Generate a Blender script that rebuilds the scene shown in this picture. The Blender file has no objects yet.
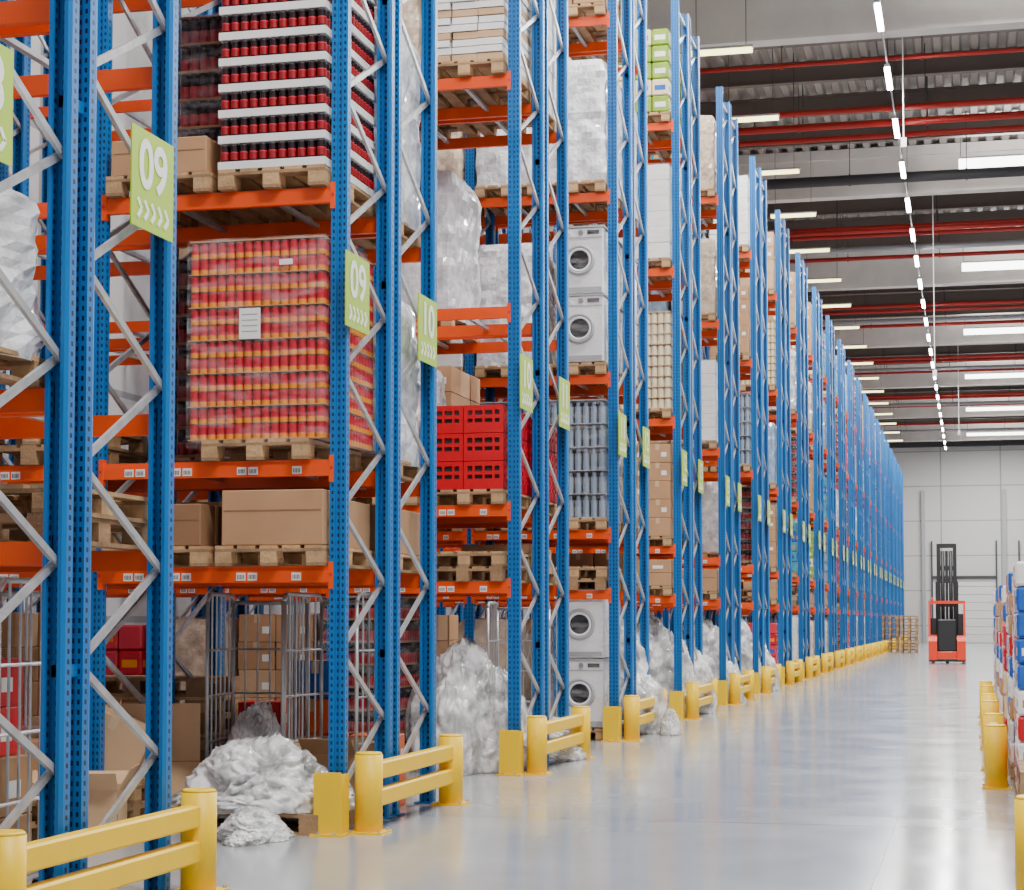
import bpy, math, random
from mathutils import Vector, Matrix, noise
random.seed(7)
S=bpy.context.scene
COL=S.collection
# ------------------------------------------------------------ materials
def nmat(name):
    m=bpy.data.materials.new(name); m.use_nodes=True
    nt=m.node_tree; b=nt.nodes['Principled BSDF']
    return m,nt,b
def mat(name,col,rough=0.5,metal=0.0,var=0.0,vscale=8,bump=0.0,bscale=20,emit=None,es=1.0,coat=0.0,alpha=1.0,spec=0.5,detail=4):
    m,nt,b=nmat(name)
    c=(col[0],col[1],col[2],1)
    b.inputs['Base Color'].default_value=c
    b.inputs['Roughness'].default_value=rough
    b.inputs['Metallic'].default_value=metal
    b.inputs['Coat Weight'].default_value=coat
    b.inputs['Alpha'].default_value=alpha
    b.inputs['Specular IOR Level'].default_value=spec
    if emit:
        b.inputs['Emission Color'].default_value=(*emit,1); b.inputs['Emission Strength'].default_value=es
    if var or bump:
        tc=nt.nodes.new('ShaderNodeTexCoord')
        if var:
            n=nt.nodes.new('ShaderNodeTexNoise'); n.inputs['Scale'].default_value=vscale; n.inputs['Detail'].default_value=detail
            nt.links.new(tc.outputs['Object'],n.inputs['Vector'])
            r=nt.nodes.new('ShaderNodeMapRange'); r.inputs[1].default_value=0.3; r.inputs[2].default_value=0.7
            r.inputs[3].default_value=1-var; r.inputs[4].default_value=1+var
            nt.links.new(n.outputs[0],r.inputs[0])
            v=nt.nodes.new('ShaderNodeVectorMath'); v.operation='SCALE'; v.inputs[0].default_value=col
            nt.links.new(r.outputs[0],v.inputs['Scale']); nt.links.new(v.outputs[0],b.inputs['Base Color'])
        if bump:
            n=nt.nodes.new('ShaderNodeTexNoise'); n.inputs['Scale'].default_value=bscale; n.inputs['Detail'].default_value=6
            nt.links.new(tc.outputs['Object'],n.inputs['Vector'])
            bp=nt.nodes.new('ShaderNodeBump'); bp.inputs['Strength'].default_value=bump; bp.inputs['Distance'].default_value=0.03
            nt.links.new(n.outputs[0],bp.inputs['Height']); nt.links.new(bp.outputs[0],b.inputs['Normal'])
    return m
def math_node(nt,op,a,b=None,c=None):
    n=nt.nodes.new('ShaderNodeMath'); n.operation=op
    for i,v in enumerate((a,b,c)):
        if v is None: continue
        if isinstance(v,(int,float)): n.inputs[i].default_value=v
        else: nt.links.new(v,n.inputs[i])
    return n.outputs[0]
# perforated blue upright
def post_mat():
    m,nt,b=nmat('blue_upright_steel')
    b.inputs['Roughness'].default_value=0.38
    uv=nt.nodes.new('ShaderNodeUVMap'); uv.uv_map='UVMap'
    sp=nt.nodes.new('ShaderNodeSeparateXYZ'); nt.links.new(uv.outputs[0],sp.inputs[0])
    u=sp.outputs[0]; v=sp.outputs[1]
    a=math_node(nt,'COMPARE',u,0.5,0.16)
    fr=math_node(nt,'FRACT',math_node(nt,'MULTIPLY',v,20.0))
    h=math_node(nt,'COMPARE',fr,0.5,0.24)
    k=math_node(nt,'MULTIPLY',a,h)
    mx=nt.nodes.new('ShaderNodeMix'); mx.data_type='RGBA'
    mx.inputs[6].default_value=(0.0,0.15,0.46,1); mx.inputs[7].default_value=(0.002,0.012,0.04,1)
    nt.links.new(k,mx.inputs[0]); nt.links.new(mx.outputs[2],b.inputs['Base Color'])
    return m
BLUE=post_mat()
BLUE2=mat('blue_paint',(0.0,0.14,0.43),0.4)
ORANGE=mat('orange_beam_paint',(0.88,0.08,0.0),0.4,var=0.05,vscale=3)
GALV=mat('galvanised_steel',(0.50,0.51,0.53),0.38,metal=0.5,var=0.15,vscale=10)
YELLOW=mat('yellow_barrier_paint',(0.95,0.60,0.0),0.42,var=0.02,vscale=5,bump=0.05,spec=.35)
LABEL=mat('label_paper',(0.85,0.85,0.82),0.6)
INK=mat('black_ink',(0.02,0.02,0.02),0.5)
REDP=mat('red_paint',(0.60,0.02,0.015),0.4)
WOOD=mat('pallet_wood',(0.50,0.31,0.15),0.75,var=0.3,vscale=6,bump=0.3,bscale=40)
WOOD2=mat('pallet_wood_dark',(0.32,0.19,0.095),0.8,var=0.3,vscale=6,bump=0.3,bscale=40)
CARD=mat('cardboard',(0.48,0.27,0.135),0.75,var=0.08,vscale=3)
CARD2=mat('cardboard_pale',(0.60,0.39,0.22),0.75,var=0.08,vscale=3)
CARD3=mat('cardboard_dark',(0.28,0.145,0.07),0.75,var=0.1,vscale=3)
TAPE=mat('packing_tape',(0.60,0.43,0.26),0.3)
WHITEB=mat('white_carton',(0.85,0.84,0.82),0.6,var=0.06,vscale=3)
FILM=mat('stretch_film_white',(0.80,0.80,0.82),0.28,var=0.25,vscale=9,bump=0.6,bscale=14,coat=0.5)
FILMT=mat('stretch_film_tan',(0.62,0.49,0.36),0.3,var=0.25,vscale=7,bump=0.6,bscale=14,coat=0.5)
FILMB=mat('stretch_film_bluegrey',(0.28,0.38,0.52),0.3,var=0.3,vscale=7,bump=0.6,bscale=14,coat=0.4)
CANR=mat('can_red',(0.52,0.0,0.015),0.35)
CANY=mat('can_gold',(0.80,0.27,0.0),0.35)
CANP=mat('can_pink',(0.65,0.03,0.06),0.35)
CANT=mat('can_top',(0.45,0.42,0.42),0.35,metal=0.8)
COLA=mat('cola_dark',(0.02,0.006,0.008),0.25)
COLR=mat('cola_label',(0.30,0.002,0.006),0.4)
CREAM=mat('cream_tin',(0.78,0.66,0.42),0.4)
BOT=mat('water_bottle',(0.24,0.31,0.40),0.15,spec=0.7)
BOTC=mat('bottle_cap',(0.05,0.16,0.5),0.4)
GREENP=mat('green_pack',(0.24,0.38,0.03),0.45,var=0.2)
BLUEP=mat('blue_pack',(0.01,0.10,0.45),0.4,var=0.2)
TEAL=mat('teal_pack',(0.05,0.32,0.42),0.4,var=0.2)
REDC=mat('red_crate_plastic',(0.62,0.0,0.008),0.4)
BLACK=mat('black_plastic',(0.010,0.010,0.012),0.45)
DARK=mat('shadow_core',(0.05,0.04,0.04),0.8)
ENAMEL=mat('white_enamel',(0.82,0.82,0.83),0.25)
GREYP=mat('grey_plastic',(0.36,0.37,0.39),0.4)
GLASS=mat('dark_door_glass',(0.012,0.014,0.018),0.08)
SIGNG=mat('sign_green',(0.42,0.64,0.03),0.45)
SIGNW=mat('sign_white',(0.95,0.95,0.92),0.45)
ORP=mat('orange_pack',(.85,.13,.01),.5)
def film_clear():
    m,nt,b=nmat('clear_stretch_film')
    b.inputs['Base Color'].default_value=(0.9,0.9,0.92,1); b.inputs['Roughness'].default_value=0.2
    tr=nt.nodes.new('ShaderNodeBsdfTransparent'); mx=nt.nodes.new('ShaderNodeMixShader')
    tc=nt.nodes.new('ShaderNodeTexCoord'); n=nt.nodes.new('ShaderNodeTexNoise')
    mp=nt.nodes.new('ShaderNodeMapping'); mp.inputs['Scale'].default_value=(3,3,14); mp.inputs['Rotation'].default_value=(0.2,0.15,0)
    nt.links.new(tc.outputs['Object'],mp.inputs['Vector']); nt.links.new(mp.outputs[0],n.inputs['Vector']); n.inputs['Scale'].default_value=1.2; n.inputs['Detail'].default_value=6
    r=nt.nodes.new('ShaderNodeMapRange'); r.inputs[1].default_value=0.45; r.inputs[2].default_value=0.8; r.inputs[3].default_value=0.02; r.inputs[4].default_value=0.30
    nt.links.new(n.outputs[0],r.inputs[0]); nt.links.new(r.outputs[0],mx.inputs[0])
    bp=nt.nodes.new('ShaderNodeBump'); bp.inputs['Strength'].default_value=0.5; bp.inputs['Distance'].default_value=0.03
    nt.links.new(n.outputs[0],bp.inputs['Height']); nt.links.new(bp.outputs[0],b.inputs['Normal'])
    nt.links.new(tr.outputs[0],mx.inputs[1]); nt.links.new(b.outputs[0],mx.inputs[2])
    nt.links.new(mx.outputs[0],nt.nodes['Material Output'].inputs[0])
    return m
CLEAR=film_clear()
# ------------------------------------------------------------ mesh builder
class MB:
    def __init__(s): s.v=[];s.f=[];s.m=[];s.mats=[];s.uv=[];s.sm=[]
    def mi(s,m):
        if m not in s.mats: s.mats.append(m)
        return s.mats.index(m)
    def add(s,vs,fs,m,uvs=None,smooth=False):
        o=len(s.v); s.v+= [tuple(v) for v in vs]; k=s.mi(m)
        for i,f in enumerate(fs):
            s.f.append([o+j for j in f]); s.m.append(k); s.uv.append(uvs[i] if uvs else None); s.sm.append(smooth)
    def box(s,x0,x1,y0,y1,z0,z1,m):
        vs=[(x0,y0,z0),(x1,y0,z0),(x1,y1,z0),(x0,y1,z0),(x0,y0,z1),(x1,y0,z1),(x1,y1,z1),(x0,y1,z1)]
        s.add(vs,[(3,2,1,0),(4,5,6,7),(0,1,5,4),(1,2,6,5),(2,3,7,6),(3,0,4,7)],m)
    def bbox(s,x0,x1,y0,y1,z0,z1,m,b=0.01):
        vs=[];idx={}
        for i,(x,sx) in enumerate(((x0,1),(x1,-1))):
            for j,(y,sy) in enumerate(((y0,1),(y1,-1))):
                for k,(z,sz) in enumerate(((z0,1),(z1,-1))):
                    idx[i,j,k,'x']=len(vs);vs.append((x,y+sy*b,z+sz*b))
                    idx[i,j,k,'y']=len(vs);vs.append((x+sx*b,y,z+sz*b))
                    idx[i,j,k,'z']=len(vs);vs.append((x+sx*b,y+sy*b,z))
        F=[]
        for i in (0,1):
            q=[idx[i,0,0,'x'],idx[i,1,0,'x'],idx[i,1,1,'x'],idx[i,0,1,'x']]; F.append(q if i else q[::-1])
            q=[idx[0,i,0,'y'],idx[1,i,0,'y'],idx[1,i,1,'y'],idx[0,i,1,'y']]; F.append(q[::-1] if i else q)
            q=[idx[0,0,i,'z'],idx[1,0,i,'z'],idx[1,1,i,'z'],idx[0,1,i,'z']]; F.append(q if i else q[::-1])
        for a in (0,1):
            for c in (0,1):
                F.append([idx[a,c,0,'x'],idx[a,c,1,'x'],idx[a,c,1,'y'],idx[a,c,0,'y']])
                F.append([idx[a,0,c,'x'],idx[a,1,c,'x'],idx[a,1,c,'z'],idx[a,0,c,'z']])
                F.append([idx[0,a,c,'y'],idx[1,a,c,'y'],idx[1,a,c,'z'],idx[0,a,c,'z']])
                for d in (0,1): F.append([idx[a,c,d,'x'],idx[a,c,d,'y'],idx[a,c,d,'z']])
        s.add(vs,F,m)
    def cyl(s,p0,p1,r,m,n=10,caps=True,r1=None):
        p0=Vector(p0);p1=Vector(p1);d=(p1-p0).normalized()
        a=Vector((0,0,1)) if abs(d.z)<.9 else Vector((1,0,0))
        e1=d.cross(a).normalized();e2=d.cross(e1)
        if r1 is None:r1=r
        vs=[]
        for p,rr in((p0,r),(p1,r1)):
            for i in range(n):
                t=2*math.pi*i/n; vs.append(p+e1*math.cos(t)*rr+e2*math.sin(t)*rr)
        s.add(vs,[(i,(i+1)%n,n+(i+1)%n,n+i) for i in range(n)],m,smooth=n>6)
        if caps:
            o=len(s.v)-2*n
            s.f.append([o+i for i in range(n)][::-1]);s.f.append([o+n+i for i in range(n)])
            for _ in(0,1): s.m.append(s.mi(m));s.uv.append(None);s.sm.append(False)
    def strut(s,p0,p1,w,t,m,side=Vector((1,0,0))):
        p0=Vector(p0);p1=Vector(p1);d=(p1-p0).normalized()
        e1=side.normalized();e2=d.cross(e1).normalized()
        vs=[]
        for p in(p0,p1):
            for a,b in((-1,-1),(1,-1),(1,1),(-1,1)): vs.append(p+e1*a*t/2+e2*b*w/2)
        s.add(vs,[(0,1,2,3),(7,6,5,4),(0,4,5,1),(1,5,6,2),(2,6,7,3),(3,7,4,0)],m)
    def prism(s,poly,z0,z1,m,uvw=False):
        n=len(poly)
        vs=[(x,y,z0) for x,y in poly]+[(x,y,z1) for x,y in poly]
        fs=[];uv=[]
        for i in range(n):
            j=(i+1)%n; fs.append((i,j,n+j,n+i))
            L=math.dist(poly[i],poly[j])
            u0,u1=(0,1) if L>0.035 else (0,0)
            uv.append([(u0,z0),(u1,z0),(u1,z1),(u0,z1)])
        fs.append(tuple(range(n))[::-1]);uv.append([(0,0)]*n)
        fs.append(tuple(range(n,2*n)));uv.append([(0,0)]*n)
        s.add(vs,fs,m,uvs=uv if uvw else None)
    def torus(s,c,R,r,m,axis='y',n=20,k=6):
        vs=[];fs=[]
        for i in range(n):
            t=2*math.pi*i/n
            for j in range(k):
                p=2*math.pi*j/k; q=R+r*math.cos(p); a,b,h=q*math.cos(t),q*math.sin(t),r*math.sin(p)
                vs.append((c[0]+a,c[1]+h,c[2]+b) if axis=='y' else (c[0]+h,c[1]+a,c[2]+b))
        for i in range(n):
            for j in range(k):
                fs.append((i*k+j,((i+1)%n)*k+j,((i+1)%n)*k+(j+1)%k,i*k+(j+1)%k))
        s.add(vs,fs,m,smooth=True)
    def merge(s,mb,off=(0,0,0),rot=0.0):
        c,sn=math.cos(rot),math.sin(rot); o=len(s.v)
        s.v+=[(x*c-y*sn+off[0],x*sn+y*c+off[1],z+off[2]) for x,y,z in mb.v]
        for f,m,u,q in zip(mb.f,mb.m,mb.uv,mb.sm):
            s.f.append([o+i for i in f]);s.m.append(s.mi(mb.mats[m]));s.uv.append(u);s.sm.append(q)
    def mesh(s,name):
        me=bpy.data.meshes.new(name); me.from_pydata(s.v,[],s.f)
        for m in s.mats: me.materials.append(m)
        me.polygons.foreach_set('material_index',s.m)
        me.polygons.foreach_set('use_smooth',s.sm)
        if any(u is not None for u in s.uv):
            l=me.uv_layers.new(name='UVMap')
            for p,u in zip(me.polygons,s.uv):
                if u:
                    for k,li in enumerate(p.loop_indices): l.data[li].uv=u[k]
        me.update(); return me
def obj(name,me,loc=(0,0,0),rot=(0,0,0),parent=None):
    o=bpy.data.objects.new(name,me); COL.objects.link(o); o.location=loc; o.rotation_euler=rot
    if parent: o.parent=parent
    return o
# ------------------------------------------------------------ layout constants
XP=-4.315; Y1=12.64; PER=5.27; NR=23
def rowy(n): return Y1+PER*(n-1)
LV=[0,1.86,2.61,4.55,6.85,9.1]; TOP=11.1; BAY=1.85; NB=3
# ------------------------------------------------------------ racks
PP=[(-.06,0),(-.018,0),(-.018,.014),(.018,.014),(.018,0),(.06,0),(.06,.07),(.05,.10),(.03,.10),(.03,.03),(-.03,.03),(-.03,.10),(-.05,.10),(-.06,.07)]
def rack_meshes():
    up=MB();br=MB();be=MB();lb=MB()
    st=[(0,1),(1.12,-1),(1.24,1),(2.32,-1)]
    for b in range(NB+1):
        x=-b*BAY
        for y,sg in st:
            poly=[(x+px,y+sg*py) for px,py in PP]
            if sg<0: poly=poly[::-1]
            up.prism(poly,0.01,TOP,BLUE,True)
            up.box(x-.09,x+.09,y-.02 if sg>0 else y-.13,y+.13 if sg>0 else y+.02,0,0.012,BLUE2)
        for (ya,yb) in ((.06,1.06),(1.30,2.26)):
            z=0.25;k=0
            br.strut((x,ya,.2),(x,yb,.2),.04,.03,GALV)
            while z<TOP-.6:
                a,c=(ya,yb) if k%2==0 else (yb,ya)
                br.strut((x+(.012 if k%2 else -.012),a,z),(x+(.012 if k%2 else -.012),c,z+.5),.04,.022,GALV)
                br.cyl((x-.05,c,z+.5),(x+.05,c,z+.5),.012,GALV,6)
                z+=.5;k+=1
            br.strut((x,ya,TOP-.2),(x,yb,TOP-.2),.04,.03,GALV)
        for z in (1.2,4.0,6.2,8.6): up.box(x-.03,x+.03,1.09,1.27,z,z+.06,BLUE2)
    for b in range(NB):
        x1=-b*BAY-.06;x0=-(b+1)*BAY+.06
        for L in LV[1:]:
            for y,sg in st:
                y0,y1=(y-.005,y+.045) if sg>0 else (y-.045,y+.005)
                be.box(x0,x1,y0,y1,L-.115,L-.03,ORANGE)
                be.box(x0,x1,y0+(.015 if sg>0 else 0),y1-(0 if sg>0 else .015),L-.03,L,ORANGE)
                for xe in(x0,x1):
                    be.box(xe-.005 if xe==x1 else xe-.03,xe+.03 if xe==x1 else xe+.005,y0-.004*(sg>0),y1+.004*(sg<0),L-.16,L+.03,ORANGE)
                    ys=y-.012 if sg>0 else y+.006
                    be.box((xe+.006 if xe==x1 else xe-.024),(xe+.024 if xe==x1 else xe-.006),ys,ys+.006,L-.07,L-.05,REDP)
            for fx in(.28,.72):
                xx=x0+(x1-x0)*fx
                for a,c in((.045,1.075),(1.285,2.275)): be.strut((xx,a,L-.045),(xx,c,L-.045),.03,.04,GALV)
        for L in (LV[1],LV[2]):
            for fx in(.12,.17,.33,.38,.62,.67,.86):
                xx=x0+(x1-x0)*fx
                lb.box(xx-.035,xx+.035,-.009,-.0055,L-.1,L-.045,LABEL)
                for q in range(5): lb.box(xx-.026+q*.011,xx-.021+q*.011,-.0105,-.0085,L-.09,L-.06,INK)
                lb.box(xx-.035,xx+.035,2.326,2.33,L-.1,L-.045,LABEL)
    return up.mesh('rack_uprights'),br.mesh('rack_bracing'),be.mesh('rack_beams'),lb.mesh('rack_labels')
RM=rack_meshes()
for n in range(NR):
    e=obj('pallet_rack',None,(XP,rowy(n),0)); e.empty_display_size=.3
    for nm,me in zip(('uprights','bracing','beams','location_labels'),RM): obj(nm,me,parent=e)
# ------------------------------------------------------------ pallets + loads
def pallet(mb,z=0,cx=0,cy=0,w=.8,d=1.2,m=WOOD,m2=WOOD2):
    for i in range(5):
        x=cx-w/2+(w-.13)*i/4; mb.box(x,x+.13,cy-d/2,cy+d/2,z+.122,z+.144,m)
    for j in range(3):
        y=cy-d/2+(d-.14)*j/2; mb.box(cx-w/2,cx+w/2,y,y+.14,z+.1,z+.122,m2)
        for i in range(3):
            x=cx-w/2+(w-.12)*i/2; mb.box(x,x+.12,y,y+.14,z+.022,z+.1,m)
    for i in range(3):
        x=cx-w/2+(w-.12)*i/2; mb.box(x,x+.12,cy-d/2,cy+d/2,z,z+.022,m2)
P0=.146
def perim(w,d,dx):
    nx=int(w/dx);ny=int(d/dx);out=[]
    for i in range(nx):
        x=-w/2+w*(i+.5)/nx
        out+=[(x,-d/2+dx/2),(x,d/2-dx/2)]
    for j in range(1,ny-1):
        y=-d/2+d*(j+.5)/ny
        out+=[(-w/2+dx/2,y),(w/2-dx/2,y)]
    return out
def cans(w,d,tiers,per,r,ch,secs,sheet=None,sheeth=.012,film=True,n=8,pw=.8):
    mb=MB();pallet(mb,w=max(pw,.8))
    z=P0
    for t in range(tiers):
        if sheet: mb.box(-w/2-.004,w/2+.004,-d/2-.004,d/2+.004,z,z+sheeth,sheet); zc=z+(sheeth if sheeth<.03 else .02)
        else: zc=z
        for q in range(per):
            for x,y in perim(w,d,2*r):
                for a,b,m,rf in secs:
                    mb.cyl((x,y,zc+ch*a),(x,y,zc+ch*b),r*rf,m,n,caps=(b==1))
            zc+=ch
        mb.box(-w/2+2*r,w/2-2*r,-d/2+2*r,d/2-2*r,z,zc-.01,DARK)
        z=zc+.003
    if sheet: mb.box(-w/2,w/2,-d/2,d/2,z,z+.012,sheet)
    if film:
        g=.012; mb.box(-w/2-g,w/2+g,-d/2-g,d/2+g,P0-.05,z+.02,CLEAR)
    return mb
def cartons(nx,ny,nz,h,m1,m2=None,w=.8,d=1.2,film=False,seed=1,label=True):
    rr=random.Random(seed); mb=MB();pallet(mb);z=P0
    for k in range(nz):
        for i in range(nx):
            for j in range(ny):
                bw=w/nx;bd=d/ny;x=-w/2+bw*(i+.5);y=-d/2+bd*(j+.5)
                jx=rr.uniform(-.006,.006);jy=rr.uniform(-.008,.008);g=.006
                mm=m2 if (m2 and rr.random()<.4) else m1
                mb.bbox(x-bw/2+g+jx,x+bw/2-g+jx,y-bd/2+g+jy,y+bd/2-g+jy,z,z+h-.004,mm,.006)
                mb.box(x-.03+jx,x+.03+jx,y-bd/2+g+jy-.002,y+bd/2-g+jy+.002,z+h-.09,z+h-.002,TAPE if m1 is not WHITEB else LABEL)
                if label and rr.random()<.6: mb.box(x+bw*.15,x+bw*.35,y-bd/2+g+jy-.003,y-bd/2+g+jy,z+h*.3,z+h*.55,LABEL)
        z+=h
    if film: mb.box(-w/2-.015,w/2+.015,-d/2-.015,d/2+.015,P0-.05,z+.02,CLEAR)
    return mb
def wrapped(w,d,h,m,seed,lump=.035,tiers=4):
    mb=MB();pallet(mb)
    N=14;NZ=18;vs=[];fs=[]
    def sq(t):
        t=t%4; s=int(t);f=t-s
        pts=[(-1,-1),(1,-1),(1,1),(-1,1)]
        a=pts[s];b=pts[(s+1)%4]
        x=a[0]+(b[0]-a[0])*f;y=a[1]+(b[1]-a[1])*f
        l=(abs(x)**12+abs(y)**12)**(1/12.)
        return x/l,y/l
    R=4*N
    for k in range(NZ+1):
        z=h*k/NZ
        for i in range(R):
            x,y=sq(i/N)
            top=1-.10*max(0,(k/NZ-.86)/.14)**2
            tier=-.012*abs(math.sin(math.pi*tiers*k/NZ))**.3+.012
            nn=noise.noise(Vector((x*2.2+seed*7,y*2.2,z*4)))*lump+noise.noise(Vector((x*7+seed*3,y*7,z*12)))*lump*.5
            sx=(w/2+nn-tier)*top;sy=(d/2+nn-tier)*top
            vs.append((x*sx,y*sy,P0-.03*(k==0)+z))
    for k in range(NZ):
        for i in range(R): fs.append((k*R+i,k*R+(i+1)%R,(k+1)*R+(i+1)%R,(k+1)*R+i))
    vs.append((0,0,P0+h+.03)); c=len(vs)-1
    for i in range(R): fs.append((NZ*R+i,NZ*R+(i+1)%R,c))
    mb.add(vs,fs,m,smooth=False)
    return mb
def crate(w=.4,d=.3,h=.27):
    mb=MB();t=.015
    for x in(-w/2,w/2-.04):
        for y in(-d/2,d/2-.04): mb.box(x,x+.04,y,y+.04,0,h,REDC)
    for z0,z1 in((0,.10),(.14,.175),(h-.045,h)):
        mb.box(-w/2,w/2,-d/2,-d/2+t,z0,z1,REDC);mb.box(-w/2,w/2,d/2-t,d/2,z0,z1,REDC)
        mb.box(-w/2,-w/2+t,-d/2,d/2,z0,z1,REDC);mb.box(w/2-t,w/2,-d/2,d/2,z0,z1,REDC)
    for i in range(-1,2):
        mb.box(i*w/4-.012,i*w/4+.012,-d/2,-d/2+t,0,h,REDC)
    mb.box(w/2-t,w/2,-.05,.05,0,h,REDC)
    mb.box(-w/2,w/2,-d/2,d/2,0,.012,REDC)
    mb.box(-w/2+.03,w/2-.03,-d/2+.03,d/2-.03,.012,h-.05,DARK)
    for i in(-1,0,1): mb.cyl((i*.11,-d/2+.055,h-.05),(i*.11,-d/2+.055,h-.015),.02,GREYP,8)
    return mb
def crates():
    mb=MB();pallet(mb);c=crate()
    for k in range(3):
        for i in(-1,1):
            for j in range(4): mb.merge(c,(i*.203,-.45+.3*j,P0+k*.275))
    return mb
def washer():
    mb=MB();w=.6;d=.58;h=.84
    mb.bbox(-w/2,w/2,-d/2,d/2,.015,h,ENAMEL,.012)
    for x in(-.25,.25):
        for y in(-.23,.23): mb.cyl((x,y,0),(x,y,.02),.025,BLACK,8)
    y=-d/2
    mb.torus((0,y-.012,.43),.17,.028,GREYP,n=24)
    mb.torus((0,y-.02,.43),.138,.018,ENAMEL,n=24)
    mb.cyl((0,y,.43),(0,y-.022,.43),.13,GLASS,24)
    mb.box(-w/2+.01,w/2-.01,y-.006,y,.71,.722,GREYP)
    mb.box(-.28,-.08,y-.01,y,.735,.825,ENAMEL);mb.box(-.24,-.12,y-.014,y-.009,.75,.765,GREYP)
    mb.cyl((0.02,y,.78),(0.02,y-.03,.78),.03,GREYP,14)
    mb.box(.1,.25,y-.008,y,.755,.805,BLACK)
    mb.box(-w/2+.02,w/2-.02,y-.005,y,.03,.09,GREYP)
    mb.torus((w/2,0,.43),.09,.006,GREYP,axis='x',n=16)
    return mb
WM=washer()
def washers(n=2):
    mb=MB();pallet(mb)
    for k in range(n):
        for j in (0,1): mb.merge(WM,(0.08,-.29+.6*j,P0+.86*k))
        mb.box(-.24,.40,-.6,.62,P0+.86*k+.842,P0+.86*k+.858,GREYP)
    mb.box(-.235,.40,-.61,.63,P0,P0+.86*n+.01,CLEAR)
    return mb
def bundles():
    rr=random.Random(3);mb=MB();pallet(mb);z=P0
    for k in range(16):
        h=.075
        for i in range(3):
            x=-.4+.8*i/3; j=rr.uniform(-.012,.012)
            mb.box(x+.004+j,x+.8/3-.004+j,-.58+j,.58+j,z,z+h-.012,WHITEB if k%3 else CARD2)
        z+=h
    return mb
def low_boxes(m,w,h,x=0):
    mb=MB();pallet(mb)
    mb.bbox(x-w/2,x+w/2,-.58,.0,P0,P0+h,m,.006); mb.bbox(x-w/2,x+w/2-.03,.01,.58,P0,P0+h*.9,m,.006)
    mb.box(x-w/2-.003,x+w/2+.003,-.31,-.26,P0+.02,P0+h+.002,TAPE)
    mb.box(x-w/2+.02,x+w/2-.02,-.583,-.579,P0+h*.62,P0+h*.64,CARD3)
    return mb
def empties(n):
    mb=MB()
    for k in range(n): pallet(mb,z=.146*k,cx=random.uniform(-.015,.015),m=WOOD if k%2 else WOOD2)
    return mb
def colored(mats,seed,h=.26,nz=5,nx=3,ny=4):
    rr=random.Random(seed);mb=MB();pallet(mb);z=P0
    hx=.4/nx-.005;hy=.6/ny-.005
    for k in range(nz):
        m=rr.choice(mats)
        for i in range(nx):
            for j in range(ny):
                x=-.4+.8*(i+.5)/nx;y=-.6+1.2*(j+.5)/ny
                mm=m if rr.random()<.6 else rr.choice(mats)
                mb.bbox(x-hx,x+hx,y-hy,y+hy,z,z+h-.01,mm,.018)
                l=rr.choice([LABEL,CANY,mm,mm,BLUEP])
                mb.box(x-hx*.65,x+hx*.65,y-hy-.002,y+hy+.002,z+h*.3,z+h*.6,l)
                mb.box(x-hx-.002,x+hx+.002,y-hy*.65,y+hy*.65,z+h*.3,z+h*.6,l)
        z+=h
    return mb
K={}
def reg(k,name,mb): K[k]=(name,mb.mesh(name+'_'+k))
redsec=[(0,.30,CANY,1),(.30,.36,CANP,1),(.36,.93,CANR,1),(.93,1,CANT,.88)]
lb=MB();lb.box(-.12,.04,-.6005,-.598,.86,1.08,LABEL)
for q in range(4): lb.box(-.10,.02,-.6015,-.5995,.91+q*.04,.918+q*.04,GREYP)
m=cans(1.02,1.16,6,2,.034,.114,redsec,sheet=CARD,sheeth=.006); m.merge(lb); m.box(.18,.28,-.6005,-.598,1.38,1.42,LABEL); reg('cans','pallet_of_drink_cans',m)
cola=[(0,.3,COLA,1),(.3,.6,COLR,1),(.6,.65,CANP,1),(.65,.92,COLA,.95),(.92,1,CANT,.7)]
reg('cola','pallet_of_cola_trays',cans(.8,1.18,9,1,.034,.165,cola,sheet=WHITEB,sheeth=.055,film=False))
dk=[(0,.5,COLR,1),(.5,1,COLA,.95)]
reg('dark','pallet_of_bottled_drinks',cans(.8,1.18,7,1,.04,.2,dk,sheet=CARD3,sheeth=.02))
cr=[(0,.85,CREAM,1),(.85,1,CARD2,.9)]
reg('cream','pallet_of_cream_tins',cans(.8,1.16,9,1,.05,.15,cr,sheet=CARD2,sheeth=.01,n=8))
bo=[(0,.75,BOT,1),(.75,.93,BOT,.6),(.93,1,BOTC,.35)]
reg('bottles','pallet_of_water_bottles',cans(.8,1.16,5,1,.045,.28,bo,sheet=GREYP,sheeth=.01))
reg('wA','wrapped_pallet_load',wrapped(.84,1.2,1.55,FILM,1))
reg('wB','wrapped_pallet_load',wrapped(.80,1.16,1.3,FILM,2,.05,3))
reg('wS','wrapped_pallet_load',wrapped(.78,1.14,.78,FILM,3,.07,2))
reg('wT','wrapped_pallet_load',wrapped(.82,1.16,1.35,FILMT,4,.03,5))
reg('wBl','wrapped_pallet_load',wrapped(.8,1.16,1.4,FILMB,5,.03,5))
reg('cA','pallet_of_cartons',cartons(2,3,5,.28,CARD,CARD2,seed=1))
reg('cB','pallet_of_cartons',cartons(2,3,4,.33,CARD2,CARD,seed=2,film=True))
reg('cW','pallet_of_white_cartons',cartons(2,4,6,.24,WHITEB,seed=3,film=True))
reg('cL','pallet_of_cartons',cartons(2,2,1,.36,CARD3,CARD,seed=4))
reg('cM','pallet_of_cartons',cartons(1,2,2,.2,CARD,CARD3,seed=5))
reg('big','boxed_goods_on_pallet',low_boxes(CARD,.76,.39,.02))
reg('lowb','boxed_goods_on_pallet',low_boxes(CARD3,.5,.3,.1))
reg('lowc','boxed_goods_on_pallet',low_boxes(CARD,.74,.26))
reg('crate','pallet_of_bottle_crates',crates())
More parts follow.
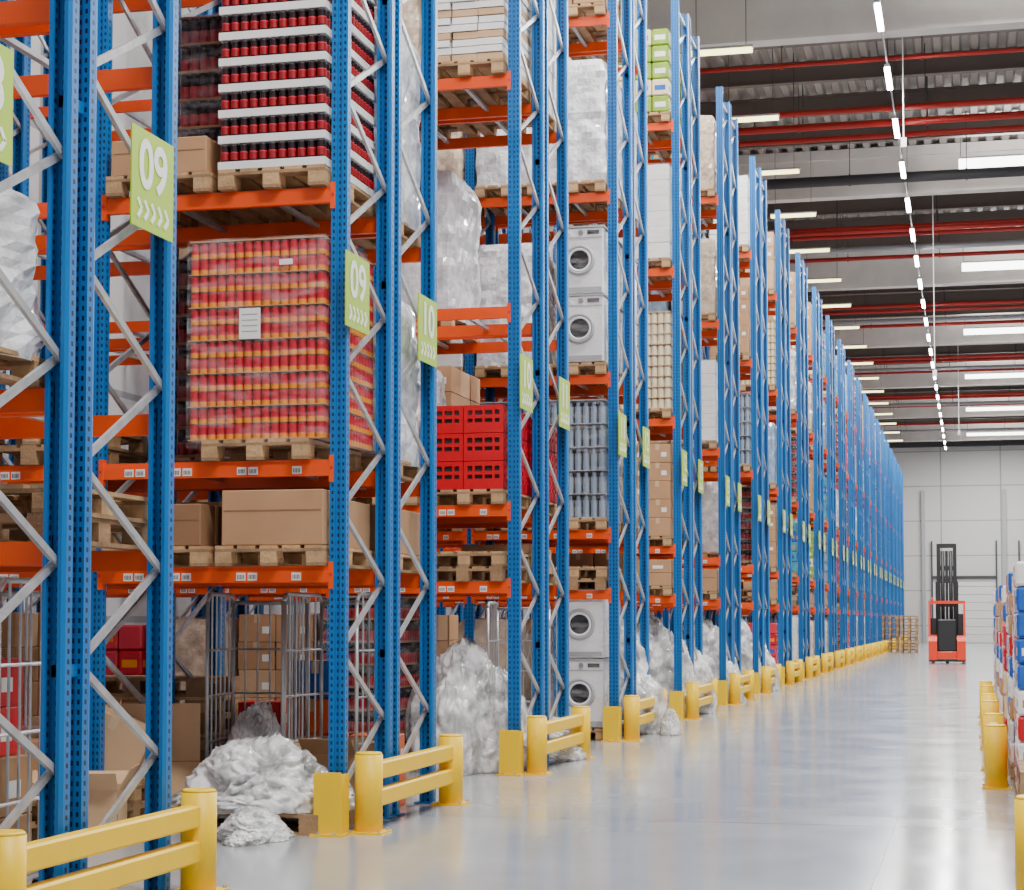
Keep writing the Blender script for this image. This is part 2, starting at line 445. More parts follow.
reg('wash','pallet_of_washing_machines',washers())
reg('bund','pallet_of_paper_bundles',bundles())
reg('e1','wooden_pallet',empties(1)); reg('e2','wooden_pallet_stack',empties(2)); reg('e3','wooden_pallet_stack',empties(7)); reg('e10','wooden_pallet_stack',empties(12))
reg('green','pallet_of_green_packs',colored([GREENP,GREENP,CREAM],1))
reg('blue','pallet_of_blue_packs',colored([BLUEP,TEAL,WHITEB],2))
reg('mix','pallet_of_mixed_packs',colored([CANP,BLUEP,CREAM,WHITEB,TEAL],3))
reg('red','pallet_of_red_packs',colored([CANR,CANP,CREAM],4))
reg('m1','pallet_of_mixed_packs',colored([BLUEP,WHITEB,WHITEB,REDC,CARD],13,.2,9,4,6))
reg('m2','pallet_of_mixed_packs',colored([REDC,WHITEB,ORP,WHITEB,CREAM,BLUEP],24,.2,9,4,6))
reg('m3','pallet_of_mixed_packs',colored([WHITEB,ORP,BLUEP,CANY,CARD,WHITEB],15,.22,8,4,6))
def put(n,L,s,f,k):
    name,me=K[k]
    b=s//2; x=XP-b*BAY-(.49 if s%2==0 else 1.36)
    if k=='cans': x=XP-.60
    obj(name,me,(x,rowy(n)+(.53 if f==0 else 1.80),LV[L]+.002),(0,0,0))
T={0:[(2,0,0,'wS'),(1,0,1,'e2'),(1,1,1,'e1'),(2,1,1,'e1')],
1:[(1,0,0,'big'),(1,1,0,'lowb'),(1,0,1,'cL'),(1,1,1,'cM'),(1,2,0,'cL'),(2,0,0,'cans'),(2,0,1,'wB'),(2,2,0,'e2'),(2,1,1,'dark'),
   (3,0,0,'cola'),(3,1,0,'lowc'),(3,0,1,'wA'),(3,1,1,'dark'),(4,0,0,'cola'),(4,0,1,'wA')],
2:[(1,0,0,'e2'),(1,1,0,'e1'),(1,0,1,'lowc'),(1,2,0,'cL'),(2,0,0,'crate'),(2,1,0,'wB'),(2,2,0,'wA'),(2,0,1,'crate'),(2,1,1,'cA'),(2,3,0,'cA'),
   (3,1,1,'wA'),(3,2,1,'cW'),(3,2,0,'dark'),(3,3,0,'cA'),(4,0,0,'bund'),(4,1,0,'wT'),(4,0,1,'cW'),(4,1,1,'wA'),(4,2,0,'dark')],
3:[(1,0,0,'e2'),(1,1,0,'cL'),(1,0,1,'cL'),(2,0,0,'bottles'),(2,1,0,'bottles'),(2,0,1,'wT'),(2,2,0,'cA'),(3,0,0,'wash'),(3,1,0,'wA'),(3,0,1,'wash'),(3,2,0,'cW'),
   (4,0,0,'wA'),(4,1,0,'wA'),(4,0,1,'wA'),(4,2,0,'wT'),(5,0,0,'cA'),(5,1,0,'wA'),(5,0,1,'cW')],
4:[(1,0,0,'cM'),(1,1,0,'e2'),(2,0,0,'cA'),(2,1,0,'cA'),(2,0,1,'wBl'),(3,0,0,'cream'),(3,1,0,'wB'),(3,0,1,'cB'),(4,0,0,'cW'),(4,1,0,'wT'),(4,0,1,'wT'),(5,0,0,'green'),(5,1,0,'cW'),(5,0,1,'green')]}
for n,lst in T.items():
    for L,s,f,k in lst: put(n,L,s,f,k)
rr=random.Random(11)
hi=['wT','wB','wT','cA','cB','cW','bottles','cream','blue','mix','wBl','green','red','cA','wA','dark']
lo=['e2','cM','cL','lowc','big','e1']
for n in range(5,NR):
    for L in range(0,6):
        for f in (0,1):
            for s in ((0,1) if n<12 else (0,)):
                if rr.random()<(.12 if s==0 else .3): continue
                if L==0 and n<7: continue
                put(n,L,s,f,rr.choice(lo if L==1 else hi))
# ------------------------------------------------------------ signs
def textmesh(body,size):
    c=bpy.data.curves.new('t','FONT');c.body=body;c.size=size;c.align_x='CENTER';c.align_y='CENTER';c.offset=.009 if size>.2 else .0
    o=bpy.data.objects.new('t',c);COL.objects.link(o);bpy.context.view_layer.update()
    dg=bpy.context.evaluated_depsgraph_get();me=bpy.data.meshes.new_from_object(o.evaluated_get(dg))
    vs=[tuple(v.co) for v in me.vertices];fs=[tuple(p.vertices) for p in me.polygons]
    bpy.data.objects.remove(o);bpy.data.meshes.remove(me);return vs,fs
def sign(num):
    mb=MB();w=.53
    mb.box(-.004,.004,-w/2,w/2,-w/2,w/2,SIGNG)
    vs,fs=textmesh('%02d'%num,.36)
    mb.add([(.007,x,y+.07) for x,y,z in vs],fs,SIGNW)
    for i in range(5):
        y=-.19+i*.085
        for sg in(1,-1): mb.strut((.006,y,-.165-sg*.05),(.006,y+.045,-.165),.025,.003,SIGNW)
    mb.box(-.03,-.004,-.02,.02,-.1,.1,GALV)
    return mb.mesh('aisle_number_sign')
sc={}
for n in range(NR):
    for yy,num in((.13,8+n),(1.92,9+n)):
        if num not in sc: sc[num]=sign(num)
        obj('aisle_number_sign',sc[num],(XP+.095,rowy(n)+yy,3.80))
# ------------------------------------------------------------ yellow barriers
def barrier():
    mb=MB();L=2.15
    for y in(0,L):
        mb.cyl((0,y,.012),(0,y,.545),.098,YELLOW,24); mb.cyl((0,y,.545),(0,y,.56),.098,YELLOW,24,r1=.085)
        mb.box(-.13,.13,y-.13,y+.13,0,.014,YELLOW)
        for a in(-.11,.11):
            for b in(-.11,.11): mb.cyl((a,y+b,.014),(a,y+b,.03),.012,GALV,6)
    for z in(.36,.17): mb.bbox(-.045,.045,.07,L-.07,z,z+.12,YELLOW,.012)
    return mb.mesh('rack_end_barrier')
BM=barrier()
def guard():
    mb=MB();h=.42
    mb.prism([(-.1,-.09),(.1,-.09),(.1,.08),(.088,.08),(.088,-.078),(-.088,-.078),(-.088,.08),(-.1,.08)],.012,h,YELLOW)
    mb.box(-.12,.12,-.12,.1,0,.014,YELLOW)
    mb.prism([(-.1,-.09),(.1,-.09),(.088,-.05),(-.088,-.05)],h,h+.012,YELLOW)
    for x in(-.06,.06): mb.cyl((x,-.105,.014),(x,-.105,.03),.01,GALV,6)
    return mb.mesh('upright_protector')
GM=guard()
for n in range(NR):
    obj('rack_end_barrier',BM,(XP+.21,rowy(n)+(.08 if n else .20),0))
    obj('upright_protector',GM,(XP,rowy(n)-.10,0))
# ------------------------------------------------------------ film heaps
def heapmat():
    m,nt,b=nmat('crumpled_film')
    b.inputs['Roughness'].default_value=.18;b.inputs['Coat Weight'].default_value=.6
    tc=nt.nodes.new('ShaderNodeTexCoord')
    n=nt.nodes.new('ShaderNodeTexNoise');n.inputs['Scale'].default_value=4;n.inputs['Detail'].default_value=8;n.inputs['Distortion'].default_value=2.5
    n.noise_type='RIDGED_MULTIFRACTAL'
    nt.links.new(tc.outputs['Object'],n.inputs['Vector'])
    n0=nt.nodes.new('ShaderNodeTexNoise');n0.inputs['Scale'].default_value=5;n0.inputs['Detail'].default_value=6;nt.links.new(tc.outputs['Object'],n0.inputs['Vector'])
    def mr(a,b_,lo=.35,hi=.6):
        r=nt.nodes.new('ShaderNodeMapRange');r.inputs[1].default_value=lo;r.inputs[2].default_value=hi;r.inputs[3].default_value=a;r.inputs[4].default_value=b_
        nt.links.new(n0.outputs[0],r.inputs[0]);return r.outputs[0]
    cb=nt.nodes.new('ShaderNodeCombineColor');o=mr(.6,.92)
    for i in range(3): nt.links.new(o,cb.inputs[i])
    nt.links.new(cb.outputs[0],b.inputs['Base Color'])
    nt.links.new(mr(.5,.95,.4,.58),b.inputs['Alpha'])
    bp=nt.nodes.new('ShaderNodeBump');bp.inputs['Strength'].default_value=.6;bp.inputs['Distance'].default_value=.03
    nt.links.new(n.outputs[0],bp.inputs['Height']);nt.links.new(bp.outputs[0],b.inputs['Normal'])
    return m
HEAPM=heapmat()
def heap(w,d,h,seed,nl=7):
    import bmesh
    rr=random.Random(seed)
    out=bmesh.new()
    tmpme=bpy.data.meshes.new('tmp')
    for q in range(nl):
        bm=bmesh.new();bmesh.ops.create_icosphere(bm,subdivisions=6 if q<2 else 5,radius=1)
        if q==0: c=Vector((0,0,0));sw,sd,sh=w*.42,d*.42,h
        else:
            a=rr.uniform(0,6.28);k=rr.uniform(.18,.36)
            c=Vector((math.cos(a)*w*k,math.sin(a)*d*k,0));sw=w*rr.uniform(.2,.32);sd=d*rr.uniform(.2,.32);sh=h*rr.uniform(.3,.85)
        for v in bm.verts:
            p=v.co.copy(); o=Vector((seed*5+q*2,0,q))
            wv=Vector((noise.noise(p*1.5+o),noise.noise(p*1.5+o+Vector((9,0,0))),noise.noise(p*1.5+o+Vector((0,9,0)))))
            pp=p+wv*.7
            r1=1-abs(noise.noise(pp*2.2+o))*2; r2=1-abs(noise.noise(pp*4.6+o))*2; r3=1-abs(noise.noise(pp*11+o))*2
            r=.82+.20*noise.noise(p*1.2+o)+.11*r1+.09*r2+.04*r3
            x,y,z=p*r; z=(z+.3)/1.3
            if z<0: z*=.02
            z=max(z,0)**.85 if z>0 else z
            s=1.12-.3*max(0,z)
            v.co=c+Vector((x*sw*s,y*sd*s,max(.003,z*sh)))
        bm.to_mesh(tmpme);bm.free();out.from_mesh(tmpme)
    for f in out.faces: f.smooth=True
    me=bpy.data.meshes.new('film_heap');out.to_mesh(me);out.free();me.materials.append(HEAPM)
    return me
h1=heap(1.2,1.1,.5,1,9);h2=heap(1.25,1.3,1.3,2,10);h3=heap(1.3,1.3,1.6,3,10)
obj('plastic_film_heap',h1,(-4.98,12.85,.147))
obj('wooden_pallet',K['e1'][1],(-4.98,12.85,0),(0,0,math.pi/2))
obj('plastic_film_heap',heap(.5,.7,.22,21,4),(-4.75,12.15,0))
obj('plastic_film_heap',h2,(-4.95,18.45,0))
obj('plastic_film_heap',h1,(-4.6,19.9,0),(0,0,1))
obj('plastic_film_heap',h3,(-4.9,29.0,0)); obj('plastic_film_heap',h2,(-4.8,30.3,0),(0,0,2))
obj('plastic_film_heap',h3,(-4.75,25.1,0),(0,0,1.5))
obj('plastic_film_heap',h3,(-4.8,34.3,0),(0,0,2.4));obj('plastic_film_heap',h2,(-4.8,35.6,0),(0,0,4))
obj('plastic_film_heap',h3,(-4.8,39.6,0),(0,0,3));obj('plastic_film_heap',h2,(-4.8,40.9,0),(0,0,1))
obj('plastic_film_heap',heap(.3,.5,.35,9,2),(-3.83,24.6,0))
obj(*K['wash'],(-4.83,23.80,0))
# ------------------------------------------------------------ roll cages
def rollcage():
    mb=MB();w=.60;d=.75;h=1.68;r=.013
    for x in(-w/2,w/2):
        for y in(-d/2,d/2): mb.cyl((x,y,.14),(x,y,h-.06),.016,GALV,8)
        mb.cyl((x,-d/2,h-.06),(x,-d/2+.06,h),.016,GALV,8);mb.cyl((x,d/2,h-.06),(x,d/2-.06,h),.016,GALV,8)
        mb.cyl((x,-d/2+.06,h),(x,d/2-.06,h),.016,GALV,8)
        for z in(.2,.55,.9,1.25): mb.cyl((x,-d/2,z),(x,d/2,z),r*.8,GALV,6)
        for i in range(1,6): mb.cyl((x,-d/2+d*i/6,.2),(x,-d/2+d*i/6,h),r*.6,GALV,6)
    mb.cyl((-w/2,d/2,h-.06),(w/2,d/2,h-.06),.016,GALV,8)
    for z in(.2,.55,.9,1.25): mb.cyl((-w/2,d/2,z),(w/2,d/2,z),r*.8,GALV,6)
    for i in range(1,6): mb.cyl((-w/2+w*i/6,d/2,.2),(-w/2+w*i/6,d/2,h-.06),r*.6,GALV,6)
    mb.box(-w/2,w/2,-d/2,d/2,.14,.16,GALV)
    for x in(-w/2+.08,w/2-.08):
        for y in(-d/2+.08,d/2-.08):
            mb.cyl((x-.015,y,.055),(x+.015,y,.055),.055,BLACK,14); mb.box(x-.02,x+.02,y-.02,y+.02,.06,.14,GALV)
    return mb.mesh('roll_cage')
RC=rollcage()
obj('roll_cage',RC,(-5.42,13.98,0),(0,0,.12))
obj('roll_cage',RC,(-4.76,13.98,0),(0,0,-.06))
obj('roll_cage',RC,(-5.05,9.0,0),(0,0,.05))
obj('roll_cage',RC,(-5.0,21.0,0),(0,0,.1))
ch=heap(.52,.65,.7,31,5)
obj('plastic_film_heap',ch,(-5.42,13.98,.165),(0,0,.12))
# clutter on the ground of row 1
obj(*K['e3'],(-6.5,14.42,0),(0,0,math.pi/2))
def carton(w,d,h,m):
    mb=MB();mb.bbox(-w/2,w/2,-d/2,d/2,0,h,m,.006);mb.box(-.03,.03,-d/2-.002,d/2+.002,h-.1,h+.002,TAPE)
    mb.box(w/2-.001,w/2+.002,-d/6,d/6,h*.3,h*.6,LABEL)
    return mb.mesh('carton')
def open_carton(w,d,h,m):
    mb=MB();t=.006
    mb.box(-w/2,w/2,-d/2,-d/2+t,0,h,m);mb.box(-w/2,w/2,d/2-t,d/2,0,h,m);mb.box(-w/2,-w/2+t,-d/2,d/2,0,h,m);mb.box(w/2-t,w/2,-d/2,d/2,0,h,m);mb.box(-w/2,w/2,-d/2,d/2,0,t,m)
    mb.strut((0,-d/2,h),(0,-d/2-.12,h+.12),t,w,m);mb.strut((0,d/2,h),(0,d/2+.14,h+.08),t,w,m)
    mb.strut((-w/2,0,h),(-w/2-.13,0,h+.1),t,d,m,side=Vector((0,1,0)));mb.strut((w/2,0,h),(w/2+.08,0,h+.14),t,d,m,side=Vector((0,1,0)))
    return mb.mesh('open_carton')
c1=carton(.6,.5,.45,CARD2);c2=carton(.45,.4,.3,CARD);c3=carton(.35,.35,.25,REDC);c4=carton(.4,.3,.3,BLUEP)
oc=open_carton(.5,.45,.35,CARD2)
obj('wooden_pallet_stack',K['e2'][1],(-6.55,12.95,0),(0,0,math.pi/2))
obj('cardboard_box',carton(.6,.42,.42,CARD2),(-6.28,12.95,.40),(0,.45,.25))
obj('cardboard_box',c2,(-6.9,12.95,.294),(0,0,.2))
obj('open_cardboard_box',oc,(-5.85,11.9,0),(0,0,.3))
obj('wooden_pallet_stack',K['e2'][1],(-6.7,11.5,0),(0,0,1.4));obj('open_cardboard_box',oc,(-6.7,11.5,.294),(0,0,1.2))
sheet=MB();sheet.box(-.35,.35,-.004,.004,0,.9,CARD2);sheet.box(-.35,.35,-.0045,.0045,.44,.446,CARD3)
obj('cardboard_sheet',sheet.mesh('cardboard_sheet'),(-5.95,13.2,0),(-.35,0,.4))
obj('cardboard_box',c1,(-5.6,15.6,0),(0,0,.1));obj('cardboard_box',c2,(-5.55,15.55,.455),(0,0,.2));obj('blue_carton',c4,(-5.5,15.55,.76),(0,0,.3))
orangebox=carton(.4,.35,.28,ORP)
for i,(x,y,z) in enumerate([(-5.15,14.65,0),(-5.15,14.65,.285),(-5.17,14.65,.57),(-4.65,14.65,0),(-4.66,14.65,.285),(-5.62,14.65,0),(-5.62,14.65,.285)]): obj('orange_carton',orangebox,(x,y,z),(0,0,.04*i))
obj('red_carton',c3,(-5.62,14.65,.57),(0,0,.1));obj('blue_carton',c4,(-5.15,14.65,.855),(0,0,.1))
obj('open_cardboard_box',open_carton(.42,.4,.3,CARD),(-4.76,13.98,.165))
obj('cardboard_box',c2,(-5.05,9.0,.165));obj('cardboard_box',c2,(-5.05,9.0,.47));obj('red_carton',c3,(-5.05,9.0,.775));obj('red_carton',c3,(-5.05,9.0,1.03))
for x,y,k in((-7.8,14.0,'cA'),(-8.8,14.0,'dark'),(-5.9,18.5,'dark'),(-6.8,18.6,'cA'),(-7.7,18.5,'wT'),(-8.6,18.5,'red')): obj(*K[k],(x,y,0))
for x,y,k in((-6.0,20.0,'cA'),(-6.9,20.0,'wBl'),(-5.95,23.8,'wT'),(-6.85,23.8,'cB')): obj(*K[k],(x,y,0))
# ------------------------------------------------------------ right-hand side goods
ks=['m2','m3','m1','m2','red','m3','m1','m2','m1','wT','m2','cB']
for i in range(12):
    y=15.8+i*1.6
    nm,me=K[ks[i]]
    obj(nm,me,(.73+.02*(i%2),y,.0))
    obj(*K[ks[(i+5)%12]],(1.65,y,0))
obj('wooden_pallet_stack',empties(3).mesh('ps'),(.72,14.2,0))
obj('plastic_film_heap',heap(.6,.9,.35,12,4),(.72,14.2,.44))
for x,y in((.30,8.2),(.19,17.4),(.19,22.7),(.19,28.0)): obj('rack_end_barrier',BM,(x,y,0))
# ------------------------------------------------------------ far pallet stack + reach truck
obj(*K['e10'],(-2.9,92,0));obj(*K['e10'],(-3.9,95,0));obj(*K['e10'],(-3.0,95.5,0))
TR=mat('truck_red',(.80,.035,.0),.35)
def reach():
    e=obj('reach_truck',None,(-.87,68.5,0))
    b=MB()
    pr=[(0,.12),(0,.78),(.12,.95),(.75,1.0),(1.15,.9),(1.15,.12)]
    for x0,x1 in((-.64,-.34),(.34,.64)):
        vs=[(x0,y,z) for y,z in pr]+[(x1,y,z) for y,z in pr];n=len(pr)
        b.add(vs,[tuple(range(n)),tuple(range(2*n-1,n-1,-1))]+[(i,i+n,(i+1)%n+n,(i+1)%n) for i in range(n)],TR)
    b.bbox(-.34,.34,.03,1.12,.12,.42,TR,.02); b.bbox(-.64,.64,.02,1.2,.06,.16,BLACK,.01)
    b.bbox(-.64,-.44,1.15,2.3,.06,.28,TR,.02);b.bbox(.44,.64,1.15,2.3,.06,.28,TR,.02)
    obj('chassis',b.mesh('chassis'),parent=e)
    g=MB()
    for x in(-.60,.60):
        g.strut((x,.15,.85),(x,.25,2.15),.07,.07,TR);g.strut((x,1.1,.85),(x,1.1,2.15),.07,.07,BLACK)
        g.strut((x,.25,2.15),(x,1.14,2.15),.06,.07,TR)
    for y in(.25,1.1): g.box(-.63,.63,y-.035,y+.035,2.10,2.2,TR)
    for i in range(7): g.box(-.5+i*.16,-.47+i*.16,.25,1.1,2.13,2.17,BLACK)
    obj('overhead_guard',g.mesh('guard'),parent=e)
    s=MB();s.bbox(-.33,.33,.04,.3,.42,1.55,BLACK,.04);s.bbox(-.28,.28,.3,.75,.72,.86,BLACK,.03)
    s.bbox(-.56,-.36,.7,1.0,.95,1.6,BLACK,.02);s.cyl((-.45,.8,1.15),(-.45,.85,1.3),.09,BLACK,12)
    s.bbox(.36,.56,.6,1.1,.95,1.75,BLACK,.02)
    s.cyl((-.5,.25,2.2),(-.5,.25,2.32),.04,ORANGE,10)
    obj('seat_and_console',s.mesh('seat'),parent=e)
    m=MB()
    for x in(-.40,.28):
        m.box(x,x+.12,1.22,1.36,.1,2.9,BLACK);m.box(x+.05 if x<0 else x-.06,x+.18 if x<0 else x+.07,1.26,1.38,.2,4.25,BLACK)
    for z in(.4,1.2,2.0,2.85): m.box(-.36,.36,1.24,1.3,z,z+.14,BLACK)
    for z in(3.3,4.1): m.box(-.3,.3,1.27,1.33,z,z+.16,BLACK)
    for x in(-.14,.14): m.cyl((x,1.3,.2),(x,1.3,4.0),.07,BLACK,8)
    m.box(-.05,.05,1.25,1.28,.2,4.0,BLACK)
    obj('mast',m.mesh('mast'),parent=e)
    f=MB();f.box(-.38,.38,1.40,1.46,.3,.75,BLACK)
    for x in(-.3,.18): f.box(x,x+.12,1.46,1.5,.12,.75,BLACK);f.box(x,x+.12,1.46,2.55,.1,.14,BLACK)
    obj('fork_carriage',f.mesh('forks'),parent=e)
    w=MB()
    for x in(-.56,.50): w.cyl((x,2.15,.15),(x+.08,2.15,.15),.15,BLACK,18)
    w.cyl((-.06,.4,.17),(.06,.4,.17),.17,BLACK,18)
    obj('wheels',w.mesh('wheels'),parent=e)
reach()
# ------------------------------------------------------------ building shell
XL=-11.0;XR=24.0;YB=134.0;YF=-6.0;ZC=14.9
def floormat():
    m,nt,b=nmat('polished_concrete_floor')
    tc=nt.nodes.new('ShaderNodeTexCoord')
    n=nt.nodes.new('ShaderNodeTexNoise');n.inputs['Scale'].default_value=.5;n.inputs['Detail'].default_value=8;nt.links.new(tc.outputs['Object'],n.inputs['Vector'])
    cr=nt.nodes.new('ShaderNodeValToRGB');cr.color_ramp.elements[0].position=.3;cr.color_ramp.elements[0].color=(.33,.345,.36,1);cr.color_ramp.elements[1].position=.7;cr.color_ramp.elements[1].color=(.44,.45,.46,1)
    nt.links.new(n.outputs[0],cr.inputs[0])
    sp=nt.nodes.new('ShaderNodeSeparateXYZ');nt.links.new(tc.outputs['Object'],sp.inputs[0])
    def line(sock,off,per,wd):
        f=math_node(nt,'FRACT',math_node(nt,'DIVIDE',math_node(nt,'ADD',sock,off),per))
        return math_node(nt,'COMPARE',f,.5,wd/per)
    k=math_node(nt,'MAXIMUM',line(sp.outputs[0],.56+2.5,5.0,.007),line(sp.outputs[1],1.0,6.0,.02))
    mx=nt.nodes.new('ShaderNodeMix');mx.data_type='RGBA';nt.links.new(math_node(nt,'MULTIPLY',k,.7),mx.inputs[0]);nt.links.new(cr.outputs[0],mx.inputs[6]);mx.inputs[7].default_value=(.13,.13,.13,1)
    nt.links.new(mx.outputs[2],b.inputs['Base Color'])
    n2=nt.nodes.new('ShaderNodeTexNoise');n2.inputs['Scale'].default_value=1.3;n2.inputs['Detail'].default_value=6;nt.links.new(tc.outputs['Object'],n2.inputs['Vector'])
    r=nt.nodes.new('ShaderNodeMapRange');r.inputs[3].default_value=.07;r.inputs[4].default_value=.22;nt.links.new(n2.outputs[0],r.inputs[0]);nt.links.new(r.outputs[0],b.inputs['Roughness'])
    b.inputs['Specular IOR Level'].default_value=.8
    return m
mb=MB();mb.box(XL,XR,YF,YB,-.2,0,floormat());obj('floor',mb.mesh('floor'))
def panelmat(name,c1,px,pz,axis):
    m,nt,b=nmat(name);b.inputs['Roughness'].default_value=.6
    tc=nt.nodes.new('ShaderNodeTexCoord');sp=nt.nodes.new('ShaderNodeSeparateXYZ');nt.links.new(tc.outputs['Object'],sp.inputs[0])
    fx=math_node(nt,'COMPARE',math_node(nt,'FRACT',math_node(nt,'DIVIDE',sp.outputs[axis],px)),.5,.012)
    fz=math_node(nt,'COMPARE',math_node(nt,'FRACT',math_node(nt,'DIVIDE',sp.outputs[2],pz)),.5,.015)
    k=math_node(nt,'MAXIMUM',fx,fz)
    mx=nt.nodes.new('ShaderNodeMix');mx.data_type='RGBA';nt.links.new(k,mx.inputs[0]);mx.inputs[6].default_value=(*c1,1);mx.inputs[7].default_value=(c1[0]*.55,c1[1]*.55,c1[2]*.55,1)
    nt.links.new(mx.outputs[2],b.inputs['Base Color']);return m
mb=MB();mb.box(XL-.3,XL,YF,YB,0,ZC,panelmat('wall_panel_side',(.58,.56,.56),6,3,1));obj('wall_left',mb.mesh('wall_left'))
mb=MB();mb.box(XR,XR+.3,YF,YB,0,ZC,panelmat('wall_panel_r',(.62,.61,.60),6,3,1));obj('wall_right',mb.mesh('wall_right'))
mb=MB();mb.box(XL,XR,YB,YB+.3,0,ZC,panelmat('wall_panel_back',(.58,.58,.57),4,2.4,0));obj('wall_back',mb.mesh('wall_back'))
DKS=mat('dark_steel',(.05,.05,.055),.5)
for x in(-3.2,2.2):
    mb=MB();mb.box(x-.12,x+.12,YB-.3,YB-.02,0,10.5,GREYP);obj('wall_column',mb.mesh('wall_column'))
mb=MB();mb.box(XL,XR,YB-.4,YB-.01,13.5,14.2,DKS);obj('trim_1',mb.mesh('trim'))
def door(n,x0,x1):
    mb=MB();W=mat('door_panel_%d'%n,(.68,.68,.67),.5)
    for i in range(8): mb.bbox(x0,x1,YB-.08,YB-.01,.02+i*.55,.55+i*.55,W,.015)
    for x in(x0-.1,x1): mb.box(x,x+.1,YB-.25,YB-.01,0,7,DKS)
    mb.box(x0-.1,x1+.1,YB-.3,YB-.01,4.45,4.6,DKS)
    obj('door_%d'%n,mb.mesh('door'))
door(1,-2.6,1.6);door(2,3.2,7.4)
DECK=mat('roof_deck',(.33,.30,.275),.6,metal=.0)
mb=MB();vs=[];fs=[];x=XL;prof=[]
while x<XR:
    prof+=[(x,ZC),(x+.16,ZC),(x+.21,ZC-.12),(x+.37,ZC-.12)];x+=.42
n=len(prof);vs=[(a,YF,b) for a,b in prof]+[(a,YB+.3,b) for a,b in prof]
mb.add(vs,[(i,n+i,n+i+1,i+1) for i in range(n-1)],DECK)
mb.box(XL-.3,XR+.3,YF,YB+.3,ZC+.02,ZC+.25,GREYP)
obj('ceiling',mb.mesh('ceiling'))
CONC=mat('precast_concrete',(.60,.57,.54),.75,var=.06,vscale=2)
BRN=mat('purlin_steel',(.13,.105,.09),.6)
gy=[9+15*i for i in range(9)]
for y in gy:
    mb=MB();mb.box(XL,XR,y-.22,y+.22,13.45,14.75,CONC);mb.box(XL,XR,y-.32,y+.32,14.5,14.77,CONC);obj('roof_girder',mb.mesh('roof_girder'))
for y in gy:
    for k in range(1,5):
        yy=y+3*k
        if yy>YB-1: continue
        mb=MB();mb.box(XL,XR,yy-.1,yy+.1,14.73,14.765,BRN);mb.box(XL,XR,yy-.02,yy+.02,14.3,14.75,BRN);mb.box(XL,XR,yy-.1,yy+.1,14.27,14.3,BRN)
        obj('roof_purlin',mb.mesh('roof_purlin'))
RPIPE=mat('sprinkler_red',(.42,.016,.010),.4)
def pipe(name,y,z,r,m,x0=XL+.1,x1=XR-.1):
    mb=MB();mb.cyl((x0,y,z),(x1,y,z),r,m,12)
    x=x0+1
    while x<x1:
        mb.cyl((x,y,z-r-.02),(x,y,z+r+.02),.03,m,6);mb.cyl((x,y,z+r),(x,y,14.75),.012,DKS,6);x+=3.0
    obj(name,mb.mesh(name))
for y,z,r in((41.2,13.6,.05),(44.1,13.3,.07),(45.4,13.3,.09),(46.6,13.3,.07),(58.5,13.4,.07)): pipe('sprinkler_pipe',y,z,r,RPIPE)
for g in gy[3:]:
    for dy in((5.0,6.2,10.0) if g<110 else (5.0,)): pipe('sprinkler_pipe',g+dy,13.6,.07,RPIPE)
pipe('ventilation_pipe',50.3,13.1,.14,DKS,-7,XR-.1)
for g in gy[3:-1]: pipe('ventilation_pipe',g+7.4,13.4,.09,GREYP)
# high bay light panels
SKY=mat('light_diffuser',(.9,.9,.9),.5,emit=(1,.98,.95),es=9)
for i,g in enumerate(gy):
    mb=MB();z=13.62;y0,y1=g-3.1,g-2.0
    mb.box(-.20,4.9,y0,y1,z-.06,z+.03,SKY)
    mb.box(-.20,4.9,y0,y1,z+.03,z+.08,WHITEB)
    for x in(-.15,4.7): mb.cyl((x,g-2.6,z+.08),(x,g-2.6,14.8),.015,DKS,6)
    obj('ceiling_light_panel',mb.mesh('ceiling_light_panel'))
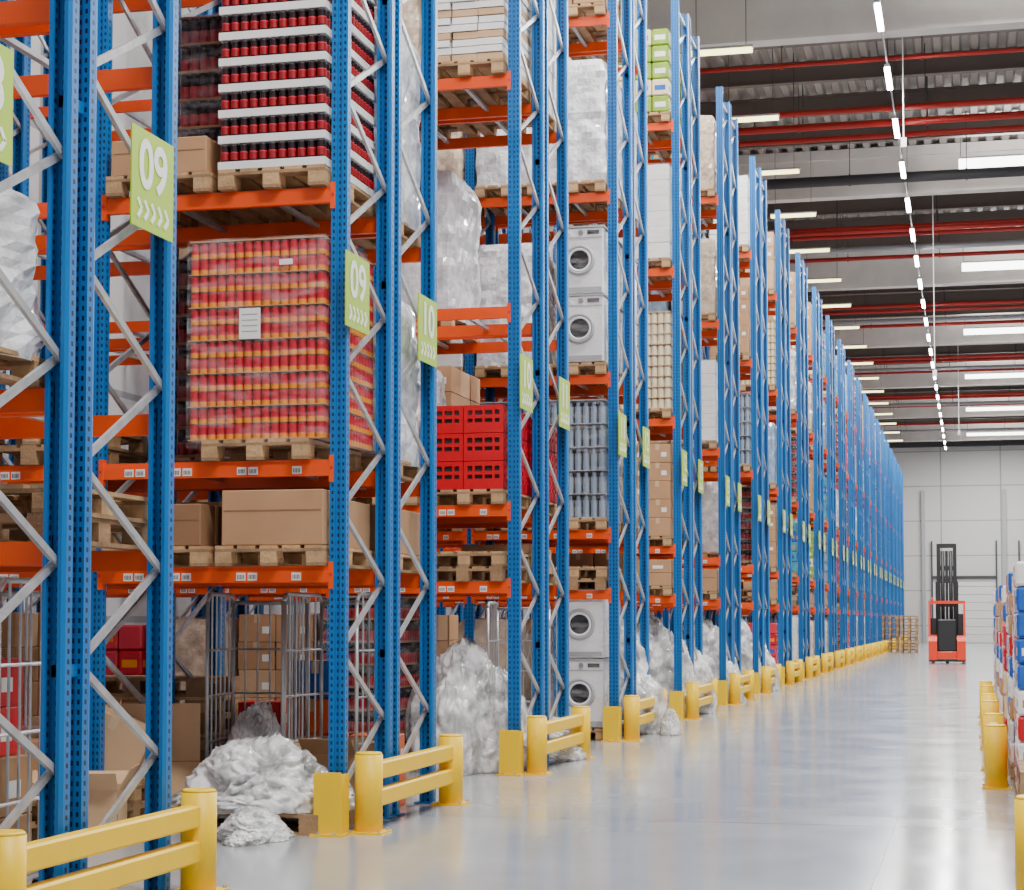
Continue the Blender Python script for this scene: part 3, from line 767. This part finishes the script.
# LED line
LED=mat('led_tube',(.9,.9,.9),.5,emit=(1,.98,.94),es=32)
XLED=-1.58
mb=MB();mb.cyl((XLED,4,13.05),(XLED,130,13.05),.02,GREYP,6)
y=6
while y<128:
    mb.bbox(XLED-.06,XLED+.06,y,y+1.6,12.97,13.03,GREYP,.01);mb.box(XLED-.055,XLED+.055,y+.03,y+1.57,12.90,12.97,LED)
    mb.cyl((XLED,y+.3,13.03),(XLED,y+.3,14.8),.008,DKS,5)
    y+=4.2
obj('led_light_line',mb.mesh('led_line'))
LEDY=mat('tube_warm',(.9,.9,.8),.5,emit=(1,.92,.35),es=5)
tb=MB();tb.bbox(-.65,.65,-.1,.1,0,.05,GREYP,.01);tb.box(-.62,.62,-.09,.09,-.07,0,LEDY)
for x in(-.5,.5): tb.cyl((x,0,.05),(x,0,1.9),.008,DKS,5)
tm=tb.mesh('tube')
for n in range(NR-1):
    y=rowy(n)+2.32+1.4
    obj('tube_ceiling_light',tm,(-4.75,y,12.9))
for i,(x,y,z0,z1) in enumerate(((-1.0,58,9.0,14.8),(-.5,92,10.5,14.8),(-1.3,41,11.8,14.8))):
    mb=MB();mb.cyl((x,y,z0),(x,y,z1),.015,LABEL,5);mb.box(x-.06,x+.06,y-.04,y+.04,z0-.2,z0,LABEL);obj('hanging_cable',mb.mesh('cable'))
# ------------------------------------------------------------ lights
def area(loc,sx,sy,p,col=(1,.985,.97),rot=(0,0,0)):
    l=bpy.data.lights.new('area','AREA');l.shape='RECTANGLE';l.size=sx;l.size_y=sy;l.energy=p;l.color=col
    o=bpy.data.objects.new('fixture_or_fill_lamp',l);COL.objects.link(o);o.location=loc;o.rotation_euler=rot
for g in gy:
    area((2.3,g-2.6,13.54),5,.9,1650)
    if g>30: area((2.3,g-2.6,13.75),5,.9,360,rot=(math.pi,0,0))  # added upward fill to brighten girders and deck; panel tops themselves are closed
for n in range(NR-1): area((-4.75,rowy(n)+3.72,12.8),1.2,.2,260 if n>1 else 320,(1,.98,.94))
for i in range(9): area((XLED,10+14*i,12.85),.15,8,650)
w=bpy.data.worlds.new('world');S.world=w;w.use_nodes=True
w.node_tree.nodes['Background'].inputs[0].default_value=(.90,.95,1,1);w.node_tree.nodes['Background'].inputs[1].default_value=.82
# ------------------------------------------------------------ camera
c=bpy.data.cameras.new('cam');co=bpy.data.objects.new('camera',c);COL.objects.link(co)
c.sensor_width=36;c.lens=1900/1024*36;c.clip_end=400
co.location=(0,0,1.47);co.rotation_euler=(math.radians(93),0,math.radians(13.6));c.shift_y=77/1024
S.camera=co
